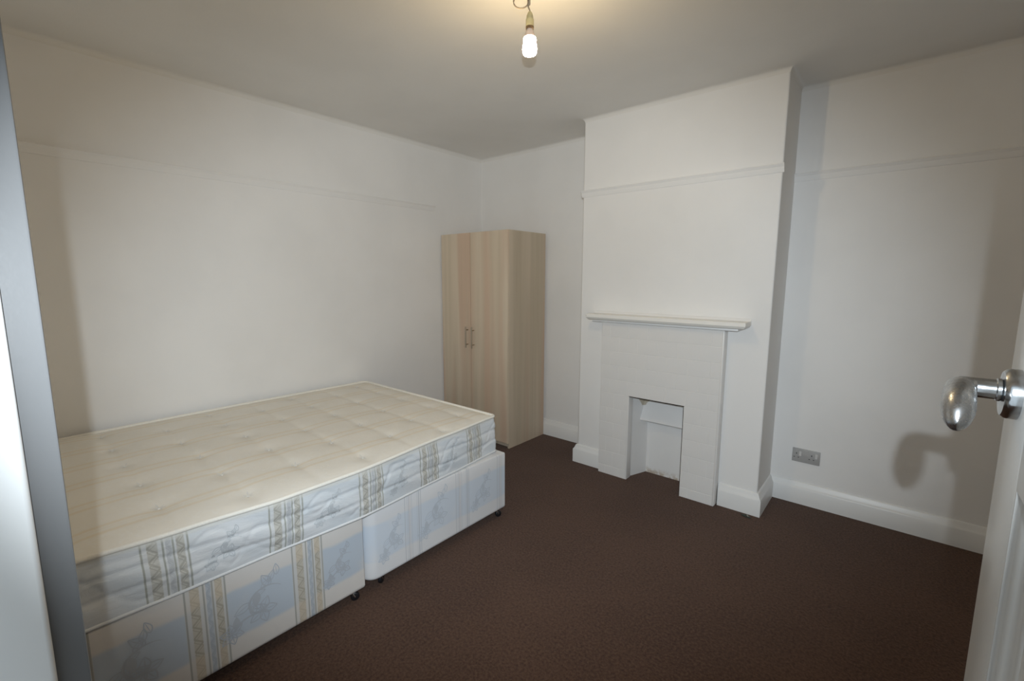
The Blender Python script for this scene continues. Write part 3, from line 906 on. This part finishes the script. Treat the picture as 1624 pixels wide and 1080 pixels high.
# loop out to the left of the cord and back
for k in range(17):
    a = 0.35 + 2 * PI * k / 16 * 0.98
    c = Vector((PX, PY, fz(4))) - rt * 0.033
    pts.append(c + rt * (0.027 * math.cos(a)) + Vector((0, 0, 0.022 * math.sin(a))) + Vector((0.004 * k / 16, -0.004 * k / 16, 0)))
pts += [Vector((PX, PY, fz(11))) - rt * 0.006, Vector((PX, PY, fz(17))), Vector((PX, PY, fz(19)))]
obj('flex', tube(bmesh.new(), pts, 0.0026, 8), 'flex', pl, smooth=True)
obj('cord_grip', lathe(bmesh.new(), [(0.004, fz(8.5)), (0.006, fz(7)), (0.006, fz(-3)), (0.004, fz(-4))], 12, Matrix.Translation((PX, PY, 0)) @ Matrix.Translation(-rt * 0.004)), 'holder_cap', pl, smooth=40)
hd = obj('lamp_holder', lathe(bmesh.new(), [(0.0, fz(18)), (0.0041, fz(18.2)), (0.0082, fz(20.5)), (0.0119, fz(25)), (0.0127, fz(29)), (0.0119, fz(29.6)), (0.0119, fz(30.6)), (0.0146, fz(31.2)), (0.0149, fz(41.5)), (0.0141, fz(42.5)), (0.0, fz(42.6))], 28, Matrix.Translation((PX, PY, 0))), 'holder_plastic', pl, smooth=40)
obj('holder_ring', lathe(bmesh.new(), [(0.0, fz(42.4)), (0.0148, fz(42.5)), (0.0148, fz(46)), (0.0135, fz(46.5)), (0.0, fz(46.5))], 28, Matrix.Translation((PX, PY, 0))), 'holder_ring', hd, smooth=40)
bl = obj('bulb', lathe(bmesh.new(), [(0.0209, fz(60.3)), (0.0234, fz(61.5)), (0.0242, fz(63.9)), (0.0234, fz(66.7)), (0.0217, fz(68.3)), (0.0234, fz(69.9)), (0.0261, fz(72.7)), (0.0267, fz(79.1)), (0.0258, fz(83.1)), (0.0221, fz(86.3)), (0.0148, fz(87.9)), (0.0, fz(88.3))], 32, Matrix.Translation((PX, PY, 0))), 'bulb_glow', pl, smooth=True)
obj('bulb_cap', lathe(bmesh.new(), [(0.0, fz(46)), (0.0111, fz(46.3)), (0.0123, fz(48)), (0.0168, fz(53)), (0.0215, fz(59.9)), (0.0, fz(60))], 28, Matrix.Translation((PX, PY, 0))), 'lamp_base', bl, smooth=40)

# ------------------------------------------------------------------ scrap on the carpet
random.seed(9)
def crumple(L, W, hgt, seed):
    bm = bmesh.new(); rnd = random.Random(seed); rows = []
    n, mth = 9, 5
    for i in range(n + 1):
        t = i / n; row = []
        for j in range(mth + 1):
            s = j / mth - 0.5
            w = W * math.sin(PI * (0.1 + 0.8 * t))
            row.append((L * (t - .5) + rnd.uniform(-1, 1) * .0015, s * w, hgt * (0.35 + 0.65 * math.sin(PI * t) * math.cos(PI * s)) + rnd.uniform(0, 1) * .003))
        rows.append(row)
    up = [[bm.verts.new(p) for p in r] for r in rows]
    dn = [[bm.verts.new((p[0], p[1], max(0.0006, p[2] - 0.0022 - 0.4 * hgt * (1 - abs(2 * i / n - 1)) * 0))) for p in r] for i, r in enumerate(rows)]
    for i in range(n):
        for j in range(mth):
            bm.faces.new((up[i][j], up[i + 1][j], up[i + 1][j + 1], up[i][j + 1])); bm.faces.new((dn[i][j], dn[i][j + 1], dn[i + 1][j + 1], dn[i + 1][j]))
    for i in range(n):
        bm.faces.new((up[i][0], dn[i][0], dn[i + 1][0], up[i + 1][0])); bm.faces.new((up[i][mth], up[i + 1][mth], dn[i + 1][mth], dn[i][mth]))
    for j in range(mth):
        bm.faces.new((up[0][j], up[0][j + 1], dn[0][j + 1], dn[0][j])); bm.faces.new((up[n][j], dn[n][j], dn[n][j + 1], up[n][j + 1]))
    return bm
sc = tag(obj('debris_scrap', crumple(0.052, 0.022, 0.010, 3), 'scrap', smooth=40), 'small dark crumpled scrap lying on carpet against the chimney baseboard', 'scrap')
sc.location = (2.560, -0.412, 0.001); sc.rotation_euler = (0, 0, -0.25)
fl_ = obj('torn_strip', crumple(0.022, 0.007, 0.006, 5), 'scrap_pale', None, smooth=40)
fl_.parent = sc; fl_.location = (0.010, -0.004, 0.0085); fl_.rotation_euler = (0, 0, -0.7)
bpy.context.view_layer.update()
